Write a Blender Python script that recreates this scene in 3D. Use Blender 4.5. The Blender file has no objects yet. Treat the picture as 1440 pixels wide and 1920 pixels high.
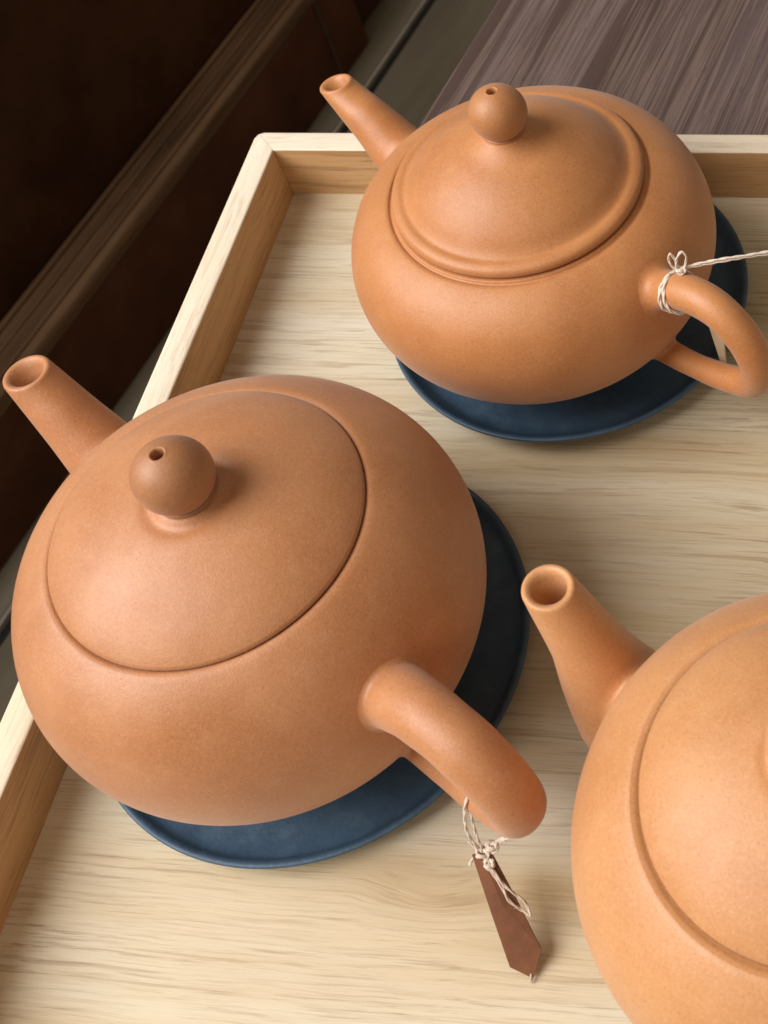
import bpy, bmesh, math, random
from mathutils import Vector, Matrix, noise
from math import sin, cos, pi, sqrt, radians

random.seed(7)
S = 0.04                      # one modelling unit = 4 cm
scene = bpy.context.scene
C = scene.collection

# ------------------------------------------------------------ camera
cam_d = bpy.data.cameras.new('camera'); cam = bpy.data.objects.new('camera', cam_d); C.objects.link(cam)
R3 = Matrix(((0.99241253, -0.01977466, 0.12135208),
             (0.09085885, 0.78291159, -0.61546252),
             (-0.08283738, 0.62181863, 0.77876798)))
cam.matrix_world = Matrix.Translation((0, 0, 8 * S)) @ R3.to_4x4()
cam_d.sensor_fit = 'HORIZONTAL'; cam_d.sensor_width = 36
cam_d.lens = 2587.09 / 1440 * 36
cam_d.shift_x = (720 - 1385.667) / 1440
cam_d.shift_y = (584.033 - 960) / 1440
cam_d.clip_start = 0.01; cam_d.clip_end = 50
cam_d.dof.use_dof = True; cam_d.dof.focus_distance = 8.6 * S; cam_d.dof.aperture_fstop = 55
scene.camera = cam

# ------------------------------------------------------------ light
w = bpy.data.worlds.new('World'); scene.world = w; w.use_nodes = True
w.node_tree.nodes['Background'].inputs[0].default_value = (1.0, 0.80, 0.58, 1)
w.node_tree.nodes['Background'].inputs[1].default_value = 0.23

def area(name, loc, target, size, size_y, power, col):
    d = bpy.data.lights.new(name, 'AREA'); d.shape = 'RECTANGLE'; d.size = size * S; d.size_y = size_y * S
    d.energy = power; d.color = col
    o = bpy.data.objects.new(name, d); C.objects.link(o)
    o.location = Vector(loc) * S
    o.rotation_euler = (Vector(target) - Vector(loc)).to_track_quat('-Z', 'Y').to_euler()
    return o
area('window_light', (-32, -8, 33), (-2, 4, 0), 36, 38, 57, (1.0, 0.965, 0.945))
area('front_light', (6, -26, 26), (-1, 3, 0), 14, 10, 2.4, (1.0, 0.90, 0.80))

scene.view_settings.view_transform = 'Standard'
scene.view_settings.look = 'None'
scene.view_settings.exposure = 0.0
scene.view_settings.gamma = 1.0

# ------------------------------------------------------------ material helpers
class NT:
    def __init__(s, name):
        s.m = bpy.data.materials.new(name); s.m.use_nodes = True
        s.t = s.m.node_tree; s.b = s.t.nodes['Principled BSDF']
    def n(s, typ, **kw):
        nd = s.t.nodes.new(typ)
        for k, v in kw.items():
            if k in nd.inputs.keys():
                if hasattr(v, 'is_linked') or isinstance(v, bpy.types.NodeSocket): s.t.links.new(v, nd.inputs[k])
                else: nd.inputs[k].default_value = v
            else: setattr(nd, k, v)
        return nd
    def link(s, a, b): s.t.links.new(a, b)
    def coord(s, scale=(1, 1, 1), rot=(0, 0, 0), loc=(0, 0, 0), src='Object'):
        tc = s.n('ShaderNodeTexCoord'); mp = s.n('ShaderNodeMapping')
        s.link(tc.outputs[src], mp.inputs[0])
        mp.inputs['Scale'].default_value = [v / S for v in scale]
        mp.inputs['Rotation'].default_value = rot; mp.inputs['Location'].default_value = loc
        return mp.outputs[0]
    def noise(s, vec, scale=1, detail=4, rough=.5, dist=0):
        nd = s.n('ShaderNodeTexNoise'); s.link(vec, nd.inputs['Vector'])
        nd.inputs['Scale'].default_value = scale; nd.inputs['Detail'].default_value = detail
        nd.inputs['Roughness'].default_value = rough; nd.inputs['Distortion'].default_value = dist
        return nd.outputs['Fac']
    def ramp(s, fac, stops):
        nd = s.n('ShaderNodeValToRGB'); s.link(fac, nd.inputs[0]); e = nd.color_ramp.elements
        while len(e) < len(stops): e.new(.5)
        for i, (p, c) in enumerate(stops):
            e[i].position = p
            e[i].color = (c, c, c, 1) if isinstance(c, (int, float)) else (*c, 1)
        return nd.outputs[0]
    def mix(s, a, b, fac, mode='MIX'):
        nd = s.n('ShaderNodeMix'); nd.data_type = 'RGBA'; nd.blend_type = mode
        for v, i in ((fac, 0), (a, 6), (b, 7)):
            if isinstance(v, bpy.types.NodeSocket): s.link(v, nd.inputs[i])
            else: nd.inputs[i].default_value = v if i == 0 else (*v, 1)
        return nd.outputs[2]
    def math(s, op, a, b=0, clamp=False):
        nd = s.n('ShaderNodeMath'); nd.operation = op; nd.use_clamp = clamp
        for v, i in ((a, 0), (b, 1)):
            if isinstance(v, bpy.types.NodeSocket): s.link(v, nd.inputs[i])
            else: nd.inputs[i].default_value = v
        return nd.outputs[0]
    def bump(s, h, strength, dist, normal=None):
        nd = s.n('ShaderNodeBump'); s.link(h, nd.inputs['Height'])
        nd.inputs['Strength'].default_value = strength; nd.inputs['Distance'].default_value = dist * S
        if normal: s.link(normal, nd.inputs['Normal'])
        return nd.outputs[0]
    def out(s, color=None, rough=None, normal=None, spec=None, **kw):
        for v, k in ((color, 'Base Color'), (rough, 'Roughness'), (normal, 'Normal'), (spec, 'Specular IOR Level')):
            if v is None: continue
            if isinstance(v, bpy.types.NodeSocket): s.link(v, s.b.inputs[k])
            elif k == 'Base Color': s.b.inputs[k].default_value = (*v, 1)
            else: s.b.inputs[k].default_value = v
        for k, v in kw.items(): s.b.inputs[k.replace('_', ' ')].default_value = v
        return s.m

def mat_clay(name, base, dark, light, seed=0.0):
    m = NT(name)
    v = m.coord(loc=(seed, seed * 2, seed))
    big = m.noise(v, 1.6, 3, .5, .3)
    col = m.mix(dark, base, m.ramp(big, [(.30, 0.25), (.62, 1.0)]))
    mid = m.noise(v, 9, 4, .6)
    col = m.mix(col, light, m.math('MULTIPLY', m.ramp(mid, [(.5, 0.0), (.75, 1.0)]), .14))
    fine = m.noise(v, 62, 3, .75)
    col = m.mix(col, m.mix(col, (0.42, 0.40, 0.38), 1.0, 'MULTIPLY'), m.math('MULTIPLY', m.ramp(fine, [(.54, 0.0), (.78, 1.0)]), .48))
    col = m.mix(col, light, m.math('MULTIPLY', m.ramp(fine, [(.28, 1.0), (.46, 0.0)]), .32))
    # rare dark grog specks
    vo = m.n('ShaderNodeTexVoronoi'); m.link(v, vo.inputs['Vector']); vo.inputs['Scale'].default_value = 15
    spk = m.ramp(vo.outputs['Distance'], [(.05, 1.0), (.09, 0.0)])
    sel = m.ramp(m.noise(v, 5, 2), [(.56, 0.0), (.60, 1.0)])
    col = m.mix(col, dark, m.math('MULTIPLY', m.math('MULTIPLY', spk, sel), .6))
    # faint turning rings left by the potter's wheel
    vr = m.coord(scale=(.6, .6, 26), loc=(seed, 0, seed))
    rings = m.noise(vr, 1, 3, .6)
    b1 = m.bump(rings, .09, .010)
    b2 = m.bump(m.noise(v, 4, 2, .5), .14, .02, b1)
    b3 = m.bump(m.noise(v, 110, 2, .6), .35, .004, b2)
    vp = m.n('ShaderNodeTexVoronoi'); m.link(v, vp.inputs['Vector']); vp.inputs['Scale'].default_value = 34
    pit = m.math('MULTIPLY', m.ramp(vp.outputs['Distance'], [(.06, 0.0), (.14, 1.0)]), 1.0)
    some = m.ramp(m.noise(v, 11, 2), [(.54, 1.0), (.58, 0.0)])
    b3 = m.bump(m.math('MAXIMUM', pit, some), .35, .006, b3)
    r = m.ramp(m.noise(v, 3, 4), [(.3, .46), (.7, .56)])
    return m.out(col, r, b3, .7, Sheen_Weight=.18, Sheen_Roughness=.5)

def mat_wood(name, stops, along='x', streak=(0.12, 0.06, 0.025), amount=.6, freq=1.0, seed=0.0,
             rough=(.5, .65), bump=.3, knot=None, stretch=1.0, warp=.2):
    """fine grained timber, grain running along one object axis"""
    m = NT(name)
    ax = {'x': (0.16 / stretch, 1, 1), 'y': (1, 0.16 / stretch, 1), 'z': (1, 1, 0.16 / stretch)}[along]
    raw = m.coord(loc=(seed * 3.1, seed * 1.7, seed))
    # domain warp makes the grain wander
    nz = m.n('ShaderNodeTexNoise'); m.link(raw, nz.inputs['Vector'])
    nz.inputs['Scale'].default_value = .55; nz.inputs['Detail'].default_value = 2
    sub = m.n('ShaderNodeVectorMath', operation='SUBTRACT'); m.link(nz.outputs['Color'], sub.inputs[0]); sub.inputs[1].default_value = (.5, .5, .5)
    sc = m.n('ShaderNodeVectorMath', operation='SCALE'); m.link(sub.outputs[0], sc.inputs[0]); sc.inputs['Scale'].default_value = warp
    ad = m.n('ShaderNodeVectorMath', operation='ADD'); m.link(raw, ad.inputs[0]); m.link(sc.outputs[0], ad.inputs[1])
    vec = ad.outputs[0]
    if knot:
        for kx, ky, kr, ka in knot:
            ps = m.n('ShaderNodeVectorMath', operation='SUBTRACT'); m.link(vec, ps.inputs[0]); ps.inputs[1].default_value = (kx + seed * 3.1, ky + seed * 1.7, seed)
            sq = m.n('ShaderNodeVectorMath', operation='MULTIPLY'); m.link(ps.outputs[0], sq.inputs[0]); sq.inputs[1].default_value = (.45, 1, 0)
            ln = m.n('ShaderNodeVectorMath', operation='LENGTH'); m.link(sq.outputs[0], ln.inputs[0])
            f = m.ramp(m.math('DIVIDE', ln.outputs['Value'], kr * 3), [(0.0, 1.0), (1.0, 0.0)])
            push = m.math('MULTIPLY', f, ka)
            cb = m.n('ShaderNodeCombineXYZ'); m.link(push, cb.inputs[1])
            a2 = m.n('ShaderNodeVectorMath', operation='ADD'); m.link(vec, a2.inputs[0]); m.link(cb.outputs[0], a2.inputs[1]); vec = a2.outputs[0]
    mp = m.n('ShaderNodeMapping'); m.link(vec, mp.inputs[0]); mp.inputs['Scale'].default_value = [a * freq for a in ax]
    g = mp.outputs[0]
    tone = m.noise(g, 1.7, 4, .55)
    col = m.ramp(tone, stops)
    mf = m.n('ShaderNodeMapping'); m.link(vec, mf.inputs[0]); mf.inputs['Scale'].default_value = [a * freq * (.28 if a < 1 else 1) for a in ax]
    gf = mf.outputs[0]
    fib = m.noise(gf, 60, 4, .7)
    col = m.mix(col, m.mix(col, streak, .45), m.math('MULTIPLY', m.ramp(fib, [(.48, 0.0), (.70, 1.0)]), amount * .80))
    ln_ = m.noise(gf, 15, 5, .62)
    thin = m.ramp(ln_, [(.545, 0.0), (.60, 1.0), (.66, .55), (.72, 0.0)])
    patch = m.ramp(m.noise(raw, .9, 3, .6), [(.38, 0.15), (.62, 1.0)])
    col = m.mix(col, streak, m.math('MULTIPLY', m.math('MULTIPLY', thin, patch), amount * .42))
    mp2 = m.n('ShaderNodeMapping'); m.link(vec, mp2.inputs[0]); mp2.inputs['Scale'].default_value = [a * freq * (.32 if a < 1 else 1) for a in ax]
    hair = m.noise(mp2.outputs[0], 40, 3, .6)
    hl = m.ramp(hair, [(.63, 0.0), (.67, 1.0)])
    col = m.mix(col, streak, m.math('MULTIPLY', m.math('MULTIPLY', hl, patch), amount * .55))
    r = m.ramp(fib, [(.3, rough[0]), (.7, rough[1])])
    h = m.math('ADD', m.math('MULTIPLY', fib, .5), m.math('MULTIPLY', m.math('SUBTRACT', 1.0, thin), .5))
    return m.out(col, r, m.bump(h, bump, .012), .35)

M = {}
M['clay_a'] = mat_clay('terracotta clay', (.53, .215, .066), (.41, .142, .032), (.68, .36, .165), 1.3)
M['knob_a'] = mat_clay('darker terracotta clay', (.45, .185, .058), (.36, .130, .034), (.56, .28, .12), 11.3)  # knob colours set darker than the body clay
M['clay_b'] = mat_clay('rosy terracotta clay', (.52, .222, .086), (.41, .150, .042), (.68, .38, .21), 4.1)
M['knob_b'] = mat_clay('darker rosy clay', (.44, .19, .072), (.35, .132, .040), (.54, .28, .14), 14.1)  # darker tone of the rosy clay, knob only
M['clay_c'] = mat_clay('lightened terracotta clay', (.60, .285, .108), (.50, .205, .062), (.76, .46, .26), 8.6)  # same clay as the other pots, base lightened for the stronger light here
M['tray_base'] = mat_wood('pale ash veneer', [(.24, (.48, .345, .18)), (.40, (.61, .505, .335)), (.58, (.69, .62, .47)), (.80, (.74, .71, .60))], 'x',
                          (.25, .145, .060), 0.9, 1.0, 2.0, (.42, .55), .25, knot=[(-2.62, 2.02, .07, .10), (-.55, 4.2, .06, .08)], warp=.11, stretch=1.6)
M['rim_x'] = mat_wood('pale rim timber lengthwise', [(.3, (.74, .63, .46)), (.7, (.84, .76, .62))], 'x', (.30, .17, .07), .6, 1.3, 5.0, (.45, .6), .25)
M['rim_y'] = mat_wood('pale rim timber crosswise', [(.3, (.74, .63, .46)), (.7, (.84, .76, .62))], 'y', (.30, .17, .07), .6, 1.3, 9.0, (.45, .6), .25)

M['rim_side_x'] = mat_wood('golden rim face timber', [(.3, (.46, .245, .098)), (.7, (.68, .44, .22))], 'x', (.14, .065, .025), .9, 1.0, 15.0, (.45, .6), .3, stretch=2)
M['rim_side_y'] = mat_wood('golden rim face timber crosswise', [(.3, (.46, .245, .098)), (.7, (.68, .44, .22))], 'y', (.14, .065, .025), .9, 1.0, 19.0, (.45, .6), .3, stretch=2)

def mat_table():
    m = NT('purple brown tabletop timber')
    v = m.coord(scale=(1, .03, 1))
    t = m.noise(v, 2.6, 5, .55)
    col = m.ramp(t, [(.3, (.052, .030, .023)), (.52, (.078, .050, .044)), (.75, (.112, .082, .082))])
    f = m.noise(v, 30, 5, .7)
    col = m.mix(col, (.05, .030, .028), m.math('MULTIPLY', m.ramp(f, [(.5, 0.0), (.72, 1.0)]), .7))
    # lengthwise ridges of worn early wood
    rd = m.noise(m.coord(scale=(1, .022, 1), loc=(3, 1, 0)), 9, 3, .55)
    ridge = m.ramp(rd, [(.42, 0.0), (.50, 1.0), (.56, .2), (.62, .9), (.7, 0.0)])
    col = m.mix(col, (.25, .18, .155), m.math('MULTIPLY', ridge, .42))
    pores = m.noise(m.coord(scale=(6, .5, 1)), 9, 2, .5)
    col = m.mix(col, (.04, .025, .022), m.math('MULTIPLY', m.ramp(pores, [(.66, 0.0), (.70, 1.0)]), .5))
    h = m.math('ADD', ridge, m.math('MULTIPLY', f, .6))
    return m.out(col, m.ramp(f, [(.3, .34), (.7, .55)]), m.bump(h, .5, .025), .5)
M['table'] = mat_table()

def mat_glaze():
    m = NT('matt navy stoneware glaze')
    v = m.coord()
    col = m.ramp(m.noise(v, 2.2, 5, .6), [(.3, (.028, .058, .100)), (.7, (.050, .102, .165))])
    sp = m.noise(v, 70, 2, .7)
    col = m.mix(col, (.07, .11, .15), m.math('MULTIPLY', m.ramp(sp, [(.62, 0.0), (.74, 1.0)]), .35))
    wr = m.noise(v, 6, 5, .65)
    col = m.mix(col, (.07, .13, .18), m.math('MULTIPLY', m.ramp(wr, [(.5, 0.0), (.72, 1.0)]), .5))
    return m.out(col, m.ramp(wr, [(.3, .42), (.7, .60)]), m.bump(m.noise(v, 30, 4, .6), .3, .012), .45)
M['glaze'] = mat_glaze()

def mat_simple(name, c0, c1, scale, rough, bump=.3, bd=.01, stretch=(1, 1, 1), spec=.4, **kw):
    m = NT(name); v = m.coord(scale=stretch)
    n = m.noise(v, scale, 5, .6)
    return m.out(m.ramp(n, [(.3, c0), (.7, c1)]), rough, m.bump(m.noise(v, scale * 6, 3, .6), bump, bd), spec, **kw)
M['leather'] = mat_simple('dark brown leather', (.046, .018, .0075), (.095, .038, .017), .5, .75, .6, .04, (1, 1, 1), .12)
M['leather_red'] = mat_simple('reddish brown leather', (.066, .025, .012), (.125, .046, .023), .5, .75, .6, .04, (1, 1, 1), .12)
M['seam'] = mat_simple('seam thread', (.05, .028, .016), (.08, .045, .028), 3, .7)
M['rail'] = mat_simple('worn brown rail timber', (.075, .040, .020), (.24, .135, .070), .8, .6, .6, .04, (2.2, .18, 2.2), .2)
M['floor_wood'] = mat_simple('grey brown floorboard', (.12, .100, .066), (.21, .175, .12), .35, .5, .5, .03, (2.0, .16, 1))
M['floor_dark'] = mat_simple('dark floor joint', (.008, .006, .005), (.015, .012, .010), 1, .8)
M['metal'] = mat_simple('dull floor strip', (.30, .26, .21), (.42, .36, .30), 1, .4)
M['twine'] = mat_simple('cream cotton twine', (.62, .50, .40), (.82, .74, .64), 30, .9, .6, .004, Sheen_Weight=.3)
M['twine_grey'] = mat_simple('faded cotton twine', (.50, .38, .28), (.72, .60, .50), 30, .9, .6, .004, Sheen_Weight=.3)
M['card_brown'] = mat_simple('brown kraft card', (.12, .042, .015), (.20, .074, .028), 4, .6, .4, .006)
M['card_beige'] = mat_simple('beige card', (.50, .38, .24), (.62, .50, .34), 4, .7, .4, .006)
M['dark_hole'] = mat_simple('shaded clay inside', (.10, .035, .012), (.14, .05, .02), 6, .8)

# ------------------------------------------------------------ mesh helpers (verts in modelling units)
def obj(name, verts, faces, mat, parent=None, smooth=True, sharp=None):
    me = bpy.data.meshes.new(name)
    me.from_pydata([[c * S for c in v] for v in verts], [], faces)
    me.materials.append(mat)
    bm = bmesh.new(); bm.from_mesh(me)
    bmesh.ops.recalc_face_normals(bm, faces=bm.faces)
    bm.to_mesh(me); bm.free()
    if smooth:
        me.polygons.foreach_set('use_smooth', [True] * len(me.polygons))
        if sharp: me.set_sharp_from_angle(angle=radians(sharp))
    o = bpy.data.objects.new(name, me); C.objects.link(o)
    if parent: o.parent = parent
    return o

def tag(o, label=None, cat=None, group=None, kind=None):
    for k, v in (('label', label), ('category', cat), ('group', group), ('kind', kind)):
        if v: o[k] = v
    return o

def thing(name, label, cat, loc, rotz=0, group=None):
    o = bpy.data.objects.new(name, None); C.objects.link(o)
    o.empty_display_size = .01
    o.location = Vector(loc) * S; o.rotation_euler = (0, 0, rotz)
    return tag(o, label, cat, group)

def smooth_profile(pts, n=6):
    """Catmull-Rom through 2D/3D points"""
    out = []
    P = [Vector(p) for p in pts]
    P = [P[0] * 2 - P[1]] + P + [P[-1] * 2 - P[-2]]
    for i in range(1, len(P) - 2):
        a, b, c, d = P[i - 1:i + 3]
        # centripetal parametrisation
        def tj(ti, p, q): return ti + max((q - p).length, 1e-6) ** .5
        t0 = 0; t1 = tj(t0, a, b); t2 = tj(t1, b, c); t3 = tj(t2, c, d)
        for k in range(n):
            t = t1 + (t2 - t1) * k / n
            A1 = a * ((t1 - t) / (t1 - t0)) + b * ((t - t0) / (t1 - t0))
            A2 = b * ((t2 - t) / (t2 - t1)) + c * ((t - t1) / (t2 - t1))
            A3 = c * ((t3 - t) / (t3 - t2)) + d * ((t - t2) / (t3 - t2))
            B1 = A1 * ((t2 - t) / (t2 - t0)) + A2 * ((t - t0) / (t2 - t0))
            B2 = A2 * ((t3 - t) / (t3 - t1)) + A3 * ((t - t1) / (t3 - t1))
            out.append(B1 * ((t2 - t) / (t2 - t1)) + B2 * ((t - t1) / (t2 - t1)))
    out.append(P[-2])
    return out

def lathe(profile, seg=128, wob=0.0, seed=0.0):
    """profile: list of (r, z); closes at the axis when r is 0"""
    V, F = [], []
    rows = []
    for r, z in profile:
        if r < 1e-5:
            rows.append([len(V)]); V.append((0, 0, z)); continue
        row = []
        for k in range(seg):
            a = 2 * pi * k / seg
            d = wob * noise.noise(Vector((cos(a) * 1.3 + seed, sin(a) * 1.3, z * 1.2))) if wob else 0
            row.append(len(V)); V.append(((r + d) * cos(a), (r + d) * sin(a), z))
        rows.append(row)
    for A, B in zip(rows, rows[1:]):
        if len(A) == 1 and len(B) == 1: continue
        for k in range(seg):
            k2 = (k + 1) % seg
            if len(A) == 1: F.append((A[0], B[k], B[k2]))
            elif len(B) == 1: F.append((A[k2], A[k], B[0]))
            else: F.append((A[k], B[k], B[k2], A[k2]))
    return V, F

def rings_tube(rings, cap0=True, cap1=True):
    V, F = [], []
    n = len(rings[0])
    for r in rings: V += [tuple(p) for p in r]
    for i in range(len(rings) - 1):
        for k in range(n):
            k2 = (k + 1) % n
            F.append((i * n + k, i * n + k2, (i + 1) * n + k2, (i + 1) * n + k))
    if cap0: F.append(tuple(range(n))[::-1])
    if cap1: F.append(tuple((len(rings) - 1) * n + k for k in range(n)))
    return V, F

def frames(path):
    T = []
    for i in range(len(path)):
        a = path[max(i - 1, 0)]; b = path[min(i + 1, len(path) - 1)]
        T.append((b - a).normalized())
    up = Vector((0, 0, 1)) if abs(T[0].z) < .9 else Vector((1, 0, 0))
    N = [(up - T[0] * up.dot(T[0])).normalized()]
    for i in range(1, len(path)):
        n_ = N[-1] - T[i] * N[-1].dot(T[i]); N.append(n_.normalized())
    return T, N

def bevel_box(name, x0, x1, y0, y1, z0, z1, mat, parent=None, bev=.01, segs=2):
    bm = bmesh.new()
    vs = [bm.verts.new((x * S, y * S, z * S)) for z in (z0, z1) for x, y in ((x0, y0), (x1, y0), (x1, y1), (x0, y1))]
    for f in ((3, 2, 1, 0), (4, 5, 6, 7), (0, 1, 5, 4), (1, 2, 6, 5), (2, 3, 7, 6), (3, 0, 4, 7)):
        bm.faces.new([vs[i] for i in f])
    if bev: bmesh.ops.bevel(bm, geom=bm.edges[:], offset=bev * S, segments=segs, affect='EDGES', profile=.5)
    me = bpy.data.meshes.new(name); bm.to_mesh(me); bm.free()
    me.materials.append(mat)
    me.polygons.foreach_set('use_smooth', [True] * len(me.polygons)); me.set_sharp_from_angle(angle=radians(50))
    o = bpy.data.objects.new(name, me); C.objects.link(o)
    if parent: o.parent = parent
    return o

def prism(name, outline, z0, z1, mat, parent=None, bev=.01, segs=2, flat=()):
    """extruded outline with softened edges"""
    bm = bmesh.new(); n = len(outline)
    lo = [bm.verts.new((x * S, y * S, z0 * S)) for x, y in outline]
    hi = [bm.verts.new((x * S, y * S, z1 * S)) for x, y in outline]
    bm.faces.new(lo[::-1]); bm.faces.new(hi)
    skip = set()
    for i in range(n):
        f = bm.faces.new((lo[i], lo[(i + 1) % n], hi[(i + 1) % n], hi[i]))
        if i in flat: skip |= set(f.edges)
    bmesh.ops.recalc_face_normals(bm, faces=bm.faces)
    if bev: bmesh.ops.bevel(bm, geom=[e for e in bm.edges if e not in skip], offset=bev * S, segments=segs, affect='EDGES', profile=.5)
    me = bpy.data.meshes.new(name); bm.to_mesh(me); bm.free()
    me.materials.append(mat)
    me.polygons.foreach_set('use_smooth', [True] * len(me.polygons)); me.set_sharp_from_angle(angle=radians(40))
    o = bpy.data.objects.new(name, me); C.objects.link(o)
    if parent: o.parent = parent
    return o

# ------------------------------------------------------------ setting: floor, bench, table
FLOOR = -18.0
ANG = radians(-12.2)          # table, bench and boards run 12 degrees off the tray
def rot_root(name, label, cat, loc): return thing(name, label, cat, loc, ANG)

fl = bpy.data.objects.new('floor', None); C.objects.link(fl); fl['kind'] = 'structure'
fl.empty_display_size = .01; fl.rotation_euler = (0, 0, ANG); fl.location = (0, 0, FLOOR * S)
sub = bevel_box('underfloor', -60, 40, -25, 75, -.6, -.14, M['floor_dark'], fl, 0)
xs = -21.0
edges = [(-60 + 5.2 * k, -60 + 5.2 * k + 5.1) for k in range(7)] + [(-23.5, -21.35)]
x = -20.95
while x < 38: edges.append((x, x + 5.1)); x += 5.2
for (a, b) in edges:
    bevel_box('floorboard', a, b, -25, 75, -.14, 0, M['floor_wood'], fl, .03, 1)
bevel_box('joint_strip', -21.30, -21.22, -25, 75, -.13, .03, M['metal'], fl, 0)

bench = rot_root('bench', 'dark brown leather covered bench with a worn wooden rail beside the table', 'bench', (0, 0, FLOOR))
XF = -22.05                     # its front plane
bevel_box('front_panel', XF - 3.0, XF, -20, 26.4, 0.004, 3.0, M['leather_red'], bench, .08, 3)
bevel_box('seam', XF - .01, XF + .04, 24.66, 24.76, .1, 2.9, M['seam'], bench, 0)
bevel_box('rail', XF - 1.15, XF + .12, -20, 26.5, 3.0, 3.34, M['rail'], bench, .10, 3)
bevel_box('rail_bead', XF - .22, XF + .05, -20, 26.45, 2.80, 3.0, M['rail'], bench, .08, 3)
for q_, (dx, hz) in enumerate(((-.98, .10), (-.62, .05), (-.16, .07))):
    bevel_box('rail_bead', XF + dx - .07, XF + dx + .07, -20, 26.45, 3.342, 3.342 + hz, M['rail'], bench, .04, 2)
bevel_box('side_panel', XF - 5.0, XF - 1.12, -20, 26.6, 3.0, 14.0, M['leather'], bench, .35, 4)
bevel_box('end_post', XF - 2.8, XF - .45, 26.62, 31.5, 0.004, 12.0, M['leather'], bench, .3, 3)

tab = rot_root('table', 'purple brown wooden table with ridged grain under the tray', 'table', (0, 0, 0))
TX = -5.96
prism('tabletop', [(TX, -6), (16, -6), (16, 26), (TX, 26)], -1.02, -.125, M['table'], tab, .05, 2)
for lx in (TX + 1.6, 14.4):
    for ly in (-4.4, 24.4):
        bevel_box('leg', lx - .8, lx + .8, ly - .8, ly + .8, FLOOR + .004, -1.022, M['table'], tab, .06, 2)

# ------------------------------------------------------------ tray
tray = thing('tray', 'pale wooden tray with a low upright rim holding the teapots', 'tray', (0, 0, 0))
X0, Y0, X1, Y1, H, W = -5.073, 7.478, 3.3, -1.2, .508, .205
bevel_box('base_panel', X0 - .004, X1 + .004, Y1 - .004, Y0 + .004, -.11, 0, M['tray_base'], tray, 0)
g_ = .0012
cr = .07
def rim(c0, c1, mat):
    """one mitred board from corner c0 to corner c1 (inner corners, outward signs)"""
    alongx = mat is M['rim_x']; pts = []
    (x0, y0, sx0, sy0), (x1, y1, sx1, sy1) = c0, c1
    def corner(x, y, sx, sy):
        gx, gy = (-sx * g_, 0) if alongx else (0, -sy * g_)
        o = (x + sx * (W - .3 * cr) + gx, y + sy * (W - .3 * cr) + gy)
        a = (x + sx * (W - cr), y + sy * W) if alongx else (x + sx * W, y + sy * (W - cr))
        return (x + gx, y + gy), o, a
    i0, o0, a0 = corner(*c0); i1, o1, a1 = corner(*c1)
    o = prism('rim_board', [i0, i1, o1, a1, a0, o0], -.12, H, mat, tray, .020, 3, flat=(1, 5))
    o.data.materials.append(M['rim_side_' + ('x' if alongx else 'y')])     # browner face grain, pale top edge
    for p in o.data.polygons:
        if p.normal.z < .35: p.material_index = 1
    return o
BL, BR, FL, FR = (X0, Y0, -1, 1), (X1, Y0, 1, 1), (X0, Y1, -1, -1), (X1, Y1, 1, -1)
rim(BL, BR, M['rim_x']); rim(FL, FR, M['rim_x']); rim(BL, FL, M['rim_y']); rim(BR, FR, M['rim_y'])

# ------------------------------------------------------------ saucers
def saucer(loc, R, zr, label, cat='saucer'):
    pr = [(0, .035), (.55 * R, .035), (.60 * R, .0), (.66 * R, .0), (.69 * R, .03), (.86 * R, .065), (.955 * R, .115), (.985 * R, zr - .035),
          (1.0 * R, zr - .012), (.998 * R, zr + .004), (.985 * R, zr + .008), (.970 * R, zr - .004), (.945 * R, zr - .045), (.90 * R, .105), (.80 * R, .088), (.5 * R, .083), (0, .083)]
    sm = [(p.x, p.y) for p in smooth_profile([(r, z) for r, z in pr[4:]], 4)]
    prof = pr[:4] + sm
    prof = [(max(r, 0), z) for r, z in prof]; prof[-1] = (0, .083)
    V, F = lathe(prof, 144, .006, loc[0])
    o = obj('saucer', V, F, M['glaze'])
    o.location = (loc[0] * S, loc[1] * S, .003 * S)
    return tag(o, label, cat, 'navy saucers under the teapots')

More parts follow.
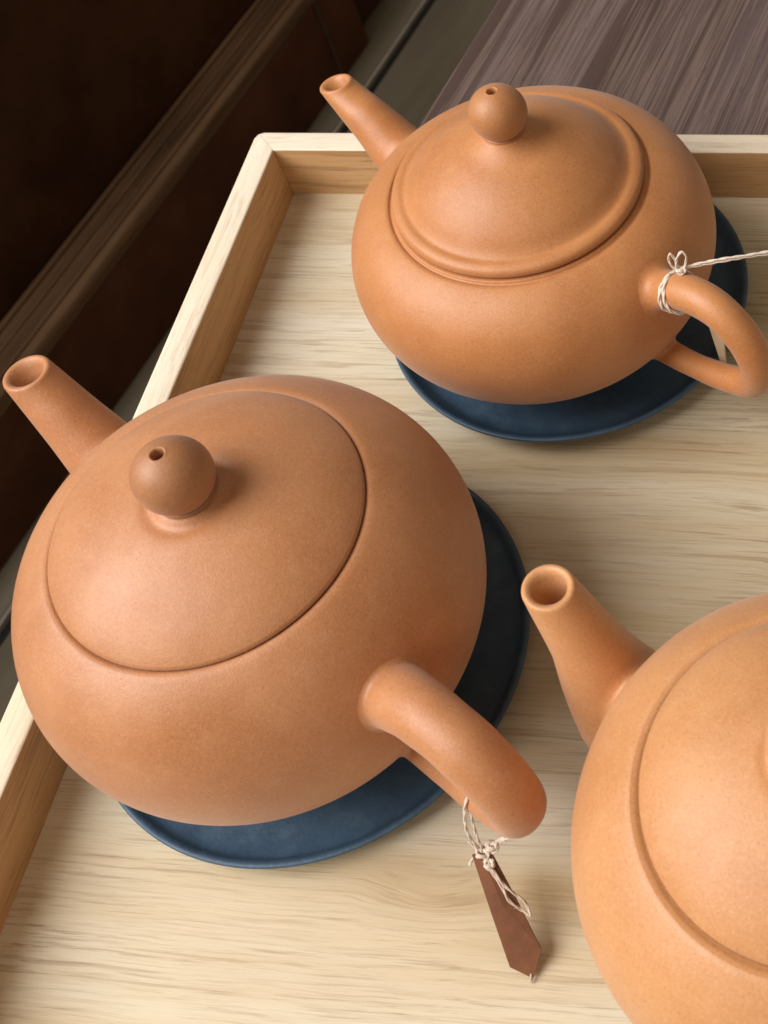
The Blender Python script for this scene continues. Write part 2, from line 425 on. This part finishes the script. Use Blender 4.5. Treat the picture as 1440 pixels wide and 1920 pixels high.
# ------------------------------------------------------------ teapots
def teapot(cx, cy, bz, R, asp, lh, lr, kz, kr, th_s, th_h, spout, sr, handle, hr, clay, style, label, seed, hf=.08):
    t = thing('teapot', label, 'teapot', (cx, cy, .086), 0, 'terracotta teapots on the tray')
    zo = -.086
    hh = asp * R
    gap = {'lip': .012, 'flush': .016, 'tight': .008}[style]
    zc = bz + hh * sqrt(1 - (lr / R) ** 2) - (lh - gap)      # how far the shoulder is drawn down to the lid seat
    rj = .93 * R
    def body_r2z(r):
        z = bz + hh * sqrt(max(1 - min(r / R, 1.0) ** 2, 0))
        return z - zc * max((rj - r) / (rj - lr), 0) ** 1.5
    # body
    zb = .09
    prof = []
    a0 = math.asin(max((zb - bz) / hh, -.93))
    prof.append((0, bz + hh * sin(a0) + .03)); rb = R * cos(a0)
    prof += [(rb - .10, bz + hh * sin(a0) + .03), (rb - .06, bz + hh * sin(a0)), (rb - .01, bz + hh * sin(a0)), (rb + .012, bz + hh * sin(a0) + .02)]
    n_low = 40
    for i in range(2, n_low + 1):
        a = a0 + (0 - a0) * i / n_low
        prof.append((R * cos(a), bz + hh * sin(a)))
    rs = lr + ({'lip': .050, 'flush': .054, 'tight': .034}[style])
    q0 = 0.
    for i in range(1, 46):
        a = (pi / 2) * i / 45
        r = R * cos(a)
        if r < rs: break
        prof.append((r, body_r2z(r)))
    zs = body_r2z(rs)
    if style == 'lip':
        prof += [(p.x, p.y) for p in smooth_profile([(rs, zs - .003), (lr + .036, zs - .016), (lr + .028, lh - .034), (lr + .020, lh - .022), (lr + .008, lh - .020), (lr - .03, lh - .026)], 5)]
    else:
        prof += [(p.x, p.y) for p in smooth_profile([(rs, zs - .001)] + ([(lr + .030, zs - .004), (lr + .012, zs - .011)] if style == 'flush' else [(lr + .016, zs - .001)]) + [(lr + .000, zs - (.015 if style == 'flush' else .009)), (lr - .03, zs - .034)], 5)]
    prof += [(lr - .10, lh - .07), (lr - .12, lh - .2)]
    V, F = lathe([(r, z + zo) for r, z in prof], 160, .004, seed)
    obj('body', V, F, clay, t)
    # lid
    lidt = kz - kr * .86
    if style == 'lip':
        pts = [(lr - .02, lh - .012), (lr + .004, lh - .004), (lr + .010, lh + .022), (lr - .004, lh + .050), (lr - .038, lh + .066), (lr - .080, lh + .068),
               (lr - .112, lh + .092), (lr - .18, lh + .172), (lr - .30, lh + .274), (lr - .45, lh + .356), (lr - .58, lh + .402), (kr * .98, lidt - .02), (kr * .80, lidt + .01)]
    else:
        top = lidt; e = top - lh + .004
        pts = [(lr - .03, lh - .040), (lr - .008, lh - .034), (lr + .004, lh - .018)] if style == 'flush' else [(lr - .03, lh - .040), (lr - .006, lh - .030), (lr + .001, lh - .016)]
        for q in (.994, .982, .965, .93, .88, .80, .70, .58, .45, .32):
            pts.append((lr * q, lh - .004 + e * (1 - q ** 2.4) ** (.80 if style == 'flush' else .86) * .98))
        pts += [(kr * 1.02, lidt - .022), (kr * .82, lidt + .005)]
    sm = [(p.x, p.y) for p in smooth_profile(pts, 5)]
    V, F = lathe([(0, lh - .06 + zo)] + [(r, z + zo) for r, z in sm] + [(0, lidt + .01 + zo)], 144, .004, seed + 3)
    lid = obj('lid', V, F, clay, t)
    # knob with its vent hole
    kp = [(kr * .80, lidt - .002), (kr * .74, lidt + .014), (kr * .74, lidt + .028)]
    a = radians(-48)
    hr_ = .031 * (kr / .19)
    a1 = math.acos(hr_ * 1.3 / kr)
    for i in range(0, 27):
        b = a + (a1 - a) * i / 26
        kp.append((kr * cos(b), kz + kr * 1.0 * sin(b)))
    ztop = kz + kr * sin(a1)
    kp += [(hr_ * 1.2, ztop + .0015), (hr_, ztop - .006), (hr_ * .95, ztop - .03)]
    kp2 = kp + [(hr_ * .9, ztop - kr * 1.6), (0, ztop - kr * 1.62)]
    V, F = lathe([(0, lidt - .002 + zo)] + [(r, z + zo) for r, z in kp2], 72, .004, seed + 5)
    kn = obj('knob', V, F, M['knob_a'] if style == 'lip' else M['knob_b'] if style == 'tight' else clay, lid)
    def bdist(p):
        q = sqrt((p.x ** 2 + p.y ** 2) / R ** 2 + ((p.z - zo - bz) / hh) ** 2)
        return (q - 1) * R * .92
    def fil(d, a_):
        if d >= 2.2 * a_: return 0
        if d >= 0: return a_ * (1 - d / (2.2 * a_)) ** 2.4
        return a_ * max(0, 1 + d / .10)
    def ring(c, n_axis, ref, rx, ry, seg, fillet):
        b1 = (ref - n_axis * ref.dot(n_axis)).normalized(); b2 = n_axis.cross(b1)
        out = []
        for k in range(seg):
            an = 2 * pi * k / seg
            dirv = b1 * cos(an) * rx + b2 * sin(an) * ry
            p = c + dirv
            if fillet:
                f = fil(bdist(p), fillet); p = p + dirv.normalized() * f * .9
            out.append(p)
        return out
    def q_of(p): return sqrt((p.x ** 2 + p.y ** 2) / R ** 2 + ((p.z - zo - bz) / hh) ** 2)
    def onto(p, k_=.9965):                      # radial projection just under the body surface
        q = q_of(p) / k_
        return Vector((p.x / q, p.y / q, (p.z - zo - bz) / q + bz + zo))
    def normal_at(p): return Vector((p.x / R ** 2, p.y / R ** 2, (p.z - zo - bz) / hh ** 2)).normalized()
    def blend_base(rings, axis_c, a_):
        """replace the buried start of a tube by a soft skirt that runs out onto the body"""
        n = len(rings[0]); lines = [[r_[k] for r_ in rings] for k in range(n)]
        start, info = 0, []
        for k in range(n):
            ln = lines[k]; i = next(i for i in range(len(ln)) if q_of(ln[i]) > 1)
            i = max(i, 1); qa, qb = q_of(ln[i - 1]), q_of(ln[i])
            f = min(max((1 - qa) / max(qb - qa, 1e-6), 0), 1); P0 = ln[i - 1].lerp(ln[i], f)
            # walk a_ along the line
            left = a_; j = i; cur = P0
            while (ln[j] - cur).length < left: left -= (ln[j] - cur).length; cur = ln[j]; j += 1
            B = cur + (ln[j] - cur).normalized() * left
            info.append((P0, B, j)); start = max(start, j)
        start += 1
        out = []
        for m_ in range(9):
            t_ = m_ / 8; row = []
            for k in range(n):
                P0, B, j = info[k]; nn = normal_at(P0)
                rad = P0 - axis_c; rad = rad - nn * rad.dot(nn)
                rad.normalize()
                A = onto(P0 + rad * a_)
                row.append(A * (1 - t_) ** 2 + P0 * 2 * t_ * (1 - t_) + B * t_ ** 2)
            out.append(row)
        for m_ in range(1, 5):
            row = []
            for k in range(n):
                P0, B, j = info[k]; pl_ = [B] + lines[k][j:start + 1]
                Ls = [(b_ - a2).length for a2, b_ in zip(pl_, pl_[1:])]; want = sum(Ls) * m_ / 5
                for a2, b_, l_ in zip(pl_, pl_[1:], Ls):
                    if want <= l_: row.append(a2.lerp(b_, want / max(l_, 1e-9))); break
                    want -= l_
                else: row.append(pl_[-1].copy())
            out.append(row)
        return out + rings[start:]
    def surf_point(path):
        for a2, b_ in zip(path, path[1:]):
            if q_of(b_) > 1: return a2.lerp(b_, (1 - q_of(a2)) / (q_of(b_) - q_of(a2)))
    # handle: a loop in the vertical plane through the axis
    uh = Vector((cos(th_h), sin(th_h), 0)); side = Vector((-uh.y, uh.x, 0))
    P = [uh * s_ + Vector((0, 0, z_ + zo)) for s_, z_ in handle]
    path = smooth_profile(P, 14)
    T, N = frames(path)
    rr = smooth_profile([(x_, 0) for x_ in hr], 14)
    rings = []
    for i, p in enumerate(path):
        r_ = rr[i].x
        wv = 1 + .02 * noise.noise(Vector((i * .12, seed, 0)))
        rings.append(ring(p, T[i], side, r_ * 1.0 * wv, r_ * .96 * wv, 48, 0))
    rings = blend_base(rings, surf_point(path), hf)
    rings = blend_base(rings[::-1], surf_point(path[::-1]), hf * .8)[::-1]
    V, F = rings_tube(rings, False, False)
    obj('handle', V, F, clay, t)
    # spout: outer wall, rounded lip, inner wall
    us = Vector((-cos(th_s), -sin(th_s), 0)); sd = Vector((-us.y, us.x, 0))
    P = [us * s_ + Vector((0, 0, z_ + zo)) for s_, z_ in spout]
    path = smooth_profile(P, 12); T, N = frames(path)
    rr = smooth_profile([(x_, 0) for x_ in sr], 12)
    n_p = len(path); rings = []
    L = [0]
    for i in range(1, n_p): L.append(L[-1] + (path[i] - path[i - 1]).length)
    tipn = Vector((0, 0, 1)) + T[-1] * .35; tipn.normalize()
    axes = []
    for i in range(n_p):
        k = min(max((L[i] - (L[-1] - .42)) / .42, 0), 1); k = k * k * (3 - 2 * k)
        ax = (T[i] * (1 - k) + tipn * k).normalized(); axes.append(ax)
        rings.append(ring(path[i], ax, sd, rr[i].x, rr[i].x * (1 + .10 * k), 48, 0))
    outer_start = len(rings)
    rt = rr[-1].x; ax = axes[-1]; c = path[-1]
    wall = .044
    for dz, rr_ in ((.010, rt - .004), (.016, rt - .012), (.018, rt - .020), (.014, rt - .029), (.004, rt - wall)):
        rings.append(ring(c + ax * dz, ax, sd, rr_, rr_ * 1.10, 48, 0))
    depth = .95
    for i in range(n_p - 1, -1, -1):
        if L[-1] - L[i] > depth: break
        if i == n_p - 1: continue
        f = (L[-1] - L[i]) / depth
        rings.append(ring(path[i], axes[i], sd, (rt - wall) * (1 - .38 * f), (rt - wall) * (1.10 - .45 * f), 48, 0))
    rings = blend_base(rings[:outer_start], surf_point(path), .12) + rings[outer_start:]
    V, F = rings_tube(rings, False, True)
    obj('spout', V, F, clay, t)
    return t

A_H = radians(-33)
HA = [(.90, 1.10), (1.14, 1.215), (1.42, 1.375), (1.68, 1.38), (1.87, 1.23), (1.955, 1.0), (1.88, .78), (1.66, .655), (1.38, .575), (1.12, .545), (.90, .54)]
RA = [.142, .136, .124, .118, .116, .114, .104, .094, .086, .088, .090]
teapot(-2.570, 6.152, .984, 1.255, .704, 1.557, .827, 2.176, .184, radians(-34), A_H,
       [(.80, .70), (1.02, .83), (1.30, 1.00), (1.60, 1.21), (1.94, 1.42)], [.33, .285, .225, .170, .124], HA, RA, M['clay_a'], 'lip',
       'orange terracotta teapot at the back, raised ring round its lid, cream string on its handle', 2.0)
HB = [(.98, 1.12), (1.20, 1.27), (1.50, 1.47), (1.80, 1.50), (2.00, 1.37), (2.09, 1.16), (2.02, .92), (1.80, .75), (1.50, .66), (1.22, .61), (1.0, .60)]
RB = [.205, .186, .166, .160, .158, .155, .148, .142, .132, .128, .128]
teapot(-3.666, 3.381, 1.069, 1.295, .850, 1.849, .838, 2.296, .204, radians(-33.2), radians(-33),
       [(.80, .66), (1.06, .86), (1.32, 1.12), (1.58, 1.39), (1.85, 1.70)], [.36, .300, .243, .190, .146], HB, RB, M['clay_b'], 'tight',
       'large rosy terracotta teapot at front left with a brown card tag under its handle', 6.0, .05)
HC = HB
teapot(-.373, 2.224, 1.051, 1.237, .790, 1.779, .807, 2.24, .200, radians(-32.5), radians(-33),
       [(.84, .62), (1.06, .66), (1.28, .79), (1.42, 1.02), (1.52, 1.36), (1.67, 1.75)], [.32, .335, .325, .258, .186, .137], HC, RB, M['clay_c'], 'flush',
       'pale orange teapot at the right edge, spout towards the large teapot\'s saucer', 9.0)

saucer((-3.674, 3.469), 1.381, .174, 'navy blue saucer under the large front left teapot')
saucer((-2.511, 6.327), 1.340, .205, 'navy blue saucer under the back teapot with the string')
saucer((-.30, 2.224), 1.22, .17, 'navy blue saucer hidden beneath the teapot at the right edge')

# ------------------------------------------------------------ twine and tags
def twine(name, pts, mat, parent=None, r=.0088, pitch=.17, close=False, seed=0):
    """two-ply cotton twine along a smooth path"""
    path = smooth_profile([Vector(p) for p in pts], 10)
    # resample evenly
    L = [0]
    for i in range(1, len(path)): L.append(L[-1] + (path[i] - path[i - 1]).length)
    n = max(int(L[-1] / .012), 8); ev = []; j = 0
    for k in range(n + 1):
        t = L[-1] * k / n
        while j < len(L) - 2 and L[j + 1] < t: j += 1
        f = (t - L[j]) / max(L[j + 1] - L[j], 1e-9); ev.append(path[j].lerp(path[j + 1], f))
    ev = [p + Vector([.0035 * noise.noise(Vector((i * .06, seed, a * 7.))) for a in range(3)]) for i, p in enumerate(ev)]
    T, N = frames(ev); V, F = [], []
    for ply in (0, 1):
        rings = []
        for i, p in enumerate(ev):
            B = T[i].cross(N[i]); a = 2 * pi * (L[-1] * i / n) / pitch + ply * pi
            c = p + (N[i] * cos(a) + B * sin(a)) * r * .40
            rings.append([c + (N[i] * cos(b) + B * sin(b)) * r * .70 for b in [2 * pi * q / 6 for q in range(6)]])
        v, f = rings_tube(rings)
        F += [tuple(x_ + len(V) for x_ in q) for q in f]; V += v
    rnd = random.Random(seed * 31 + 5)
    for i in range(0, n, 3):                   # loose fibres
        d = Vector([rnd.gauss(0, 1) for _ in range(3)]).normalized(); l_ = rnd.uniform(.012, .034)
        p0 = ev[i] + d * r * .6; p1 = p0 + d * l_ * .6 + T[i] * l_ * rnd.uniform(-.8, .8); w_ = d.cross(T[i]).normalized() * .0011
        w2 = w_.cross(d) ; b0 = len(V)
        V += [tuple(p0 + w_), tuple(p0 - w_), tuple(p0 + w2), tuple(p1)]; F += [(b0, b0 + 1, b0 + 3), (b0 + 1, b0 + 2, b0 + 3), (b0 + 2, b0, b0 + 3)]
    return obj(name, V, F, mat, parent)

def card(name, pts, thick, mat, parent, fold=0):
    P = [Vector(p) for p in pts]
    nrm = Vector((0, 0, 0))
    for i in range(1, len(P) - 1): nrm += (P[i] - P[0]).cross(P[i + 1] - P[0])
    nrm.normalize()
    bm = bmesh.new()
    c = sum(P, Vector()) / len(P)
    P = [p - nrm * (p - c).dot(nrm) * .85 for p in P]
    if fold:                                   # lengthwise crease from the top edge to the tip, edges slightly curled
        if nrm.z < 0: nrm = -nrm
        top = (P[0] + P[1]) / 2 + nrm * fold
        mid = (P[4].lerp(P[0], .5) + P[2].lerp(P[1], .5)) / 2 + nrm * fold * 1.4
        Q = [P[0], top, P[1], P[2].lerp(P[1], .5) - nrm * .01, P[2], P[3], P[4], P[4].lerp(P[0], .5) + nrm * .006, mid]
        Fq = [(0, 1, 8, 7), (1, 2, 3, 8), (8, 3, 4, 5), (7, 8, 5, 6)]
        lo = [bm.verts.new((q - nrm * thick / 2) * S) for q in Q]; hi = [bm.verts.new((q + nrm * thick / 2) * S) for q in Q]
        for f in Fq: bm.faces.new([hi[i] for i in f]); bm.faces.new([lo[i] for i in f][::-1])
        for i in range(8): bm.faces.new((lo[i], lo[(i + 1) % 8], hi[(i + 1) % 8], hi[i]))
        bmesh.ops.recalc_face_normals(bm, faces=bm.faces)
        me = bpy.data.meshes.new(name); bm.to_mesh(me); bm.free(); me.materials.append(mat)
        o = bpy.data.objects.new(name, me); C.objects.link(o); o.parent = parent
        return o
    lo = [bm.verts.new((p - nrm * thick / 2) * S) for p in P]; hi = [bm.verts.new((p + nrm * thick / 2) * S) for p in P]
    bm.faces.new(lo[::-1]); bm.faces.new(hi)
    for i in range(len(P)): bm.faces.new((lo[i], lo[(i + 1) % len(P)], hi[(i + 1) % len(P)], hi[i]))
    me = bpy.data.meshes.new(name); bm.to_mesh(me); bm.free(); me.materials.append(mat)
    o = bpy.data.objects.new(name, me); C.objects.link(o); o.parent = parent
    return o

# tag on the front left teapot (parts are modelled in tray coordinates, relative to the knot)
def rel(pts, o): return [(a - o[0], b - o[1], c_ - o[2]) for a, b, c_ in pts]
kb = (-2.242, 2.19, .42)
tb = thing('hang_tag', 'brown card tag with cream string hanging from the front left teapot\'s handle', 'tag', kb)
card('tag_card', rel([(-2.299, 2.178, .42), (-2.199, 2.207, .43), (-1.903, 1.802, .11), (-1.942, 1.67, .025), (-2.073, 1.716, .05)], kb), .010, M['card_brown'], tb, fold=.007)
twine('string', rel([(-2.10, 2.42, .60), (-2.13, 2.43, .72), (-2.193, 2.381, .80), (-2.216, 2.392, .86), (-2.259, 2.34, .84), (-2.291, 2.296, .74), (-2.296, 2.243, .60), (-2.265, 2.205, .46), kb], kb), M['twine'], tb, seed=1)
twine('string', rel([(-2.07, 2.44, .60), (-2.10, 2.43, .72), (-2.177, 2.383, .78), (-2.208, 2.388, .84), (-2.241, 2.342, .82), (-2.26, 2.297, .70), (-2.256, 2.244, .56), (-2.245, 2.209, .45), kb], kb), M['twine'], tb, seed=2)
twine('string', rel([kb, (-2.18, 2.235, .47), (-2.118, 2.258, .50), (-2.051, 2.275, .55), (-1.99, 2.285, .60), (-1.98, 2.33, .66)], kb), M['twine'], tb, seed=3)
twine('string', rel([kb, (-2.185, 2.225, .455), (-2.123, 2.248, .485), (-2.051, 2.262, .53), (-1.99, 2.272, .585), (-1.98, 2.32, .65)], kb), M['twine'], tb, seed=4)
twine('string_tail', rel([kb, (-2.189, 2.129, .41), (-2.109, 2.051, .36), (-2.039, 2.015, .31), (-1.999, 1.995, .27), (-1.964, 1.937, .215)], kb), M['twine_grey'], tb, seed=5)
twine('string_tail', rel([kb, (-2.196, 2.126, .40), (-2.121, 2.042, .34), (-2.083, 1.99, .29), (-2.016, 1.961, .23), (-1.974, 1.941, .21)], kb), M['twine_grey'], tb, seed=6)
twine('string_end', rel([kb, (-2.293, 2.17, .40), (-2.321, 2.141, .36)], kb), M['twine'], tb, seed=7)
twine('string_end', rel([kb, (-2.287, 2.215, .44), (-2.323, 2.235, .46)], kb), M['twine_grey'], tb, seed=8)
twine('string_end', rel([(-1.955, 1.69, .035), (-1.950, 1.67, .03), (-1.953, 1.65, .015)], kb), M['twine_grey'], tb, seed=9)
def knot(parent, c, r, mat, seed):
    pts = []
    for k in range(26):
        a = k / 25 * 2 * pi * 2.3
        pts.append((c[0] + r * cos(a) * (1 + .3 * sin(1.7 * a)), c[1] + r * sin(a) * .8, c[2] + r * .9 * sin(a * 1.5 + 1)))
    twine('knot', pts, mat, parent, .0125, seed=seed)
knot(tb, (0, 0, 0), .030, M['twine'], 11)
knot(tb, (.055, .03, .03), .026, M['twine'], 12)
knot(tb, (.045, -.05, -.015), .022, M['twine'], 13)

# string on the back teapot's handle
us = Vector((cos(A_H), sin(A_H), 0)); side = Vector((-us.y, us.x, 0)); ca = Vector((-2.570, 6.152, 0))
def wrap(s0, z0, ds, dz, rad, ph=0):
    """two loops round the handle that part from and return to the knot; (ds, dz) is the handle's direction there"""
    t_ = (us * ds + Vector((0, 0, dz))).normalized(); n_ = t_.cross(side)
    out = []
    for sg in (1, -1):
        for k in range(16):
            a = ph + 2 * pi * k / 16
            out.append(ca + us * s0 + Vector((0, 0, z0)) + t_ * sg * .038 * sin(pi * k / 16) + (side * cos(a) + n_ * sin(a)) * rad)
    out.append(out[0])
    return out
ka_ = ca + us * 1.33 + Vector((0, 0, 1.50)) + side * .03
ta = thing('hang_tag', 'beige card tag tied with cream string to the back teapot\'s handle', 'tag', ka_)
def relv(pts): return [tuple(Vector(p) - ka_) for p in pts]
w1 = wrap(1.345, 1.335, .93, .36, .136, radians(88))
twine('string_wrap', relv(w1), M['twine'], ta, .0125, seed=21)
twine('string', relv([ka_, ka_ + Vector((.10, .02, .03)), (-1.126, 5.50, 1.565), (-.99, 5.535, 1.56), (-.80, 5.585, 1.557), (-.55, 5.65, 1.54), (-.25, 5.7, 1.35), (-.1, 5.7, .95)]), M['twine'], ta, seed=22)
twine('string', relv([ka_, ka_ + Vector((.10, .02, .015)), (-1.126, 5.50, 1.545), (-.99, 5.535, 1.545), (-.80, 5.585, 1.53), (-.55, 5.65, 1.51), (-.25, 5.7, 1.32), (-.1, 5.7, .95)]), M['twine'], ta, seed=23)
kx = Vector((.02, .0, .02))
twine('bow_loop', relv([ka_, ka_ + Vector((-.035, .01, .07)), ka_ + Vector((-.025, .02, .135)), ka_ + Vector((.005, .015, .08)), ka_ + Vector((.01, 0, 0))]), M['twine'], ta, seed=24)
twine('bow_loop', relv([ka_, ka_ + Vector((.015, .01, .10)), ka_ + Vector((.05, .02, .155)), ka_ + Vector((.075, .02, .11)), ka_ + Vector((.06, 0, .02))]), M['twine'], ta, seed=25)
knot(ta, (0.03, 0, .0), .024, M['twine'], 26)
twine('string', relv([ka_, ka_ + Vector((.06, .03, -.05)), ka_ + Vector((.10, .05, -.16)), ka_ + Vector((.11, .05, -.34)), (-1.245, 5.475, 1.0)]), M['twine_grey'], ta, seed=27)
card('tag_card', relv([(-1.300, 5.47, 1.02), (-1.245, 5.45, 1.00), (-1.195, 5.44, .80), (-1.215, 5.455, .46), (-1.240, 5.475, .46)]), .012, M['card_beige'], ta)
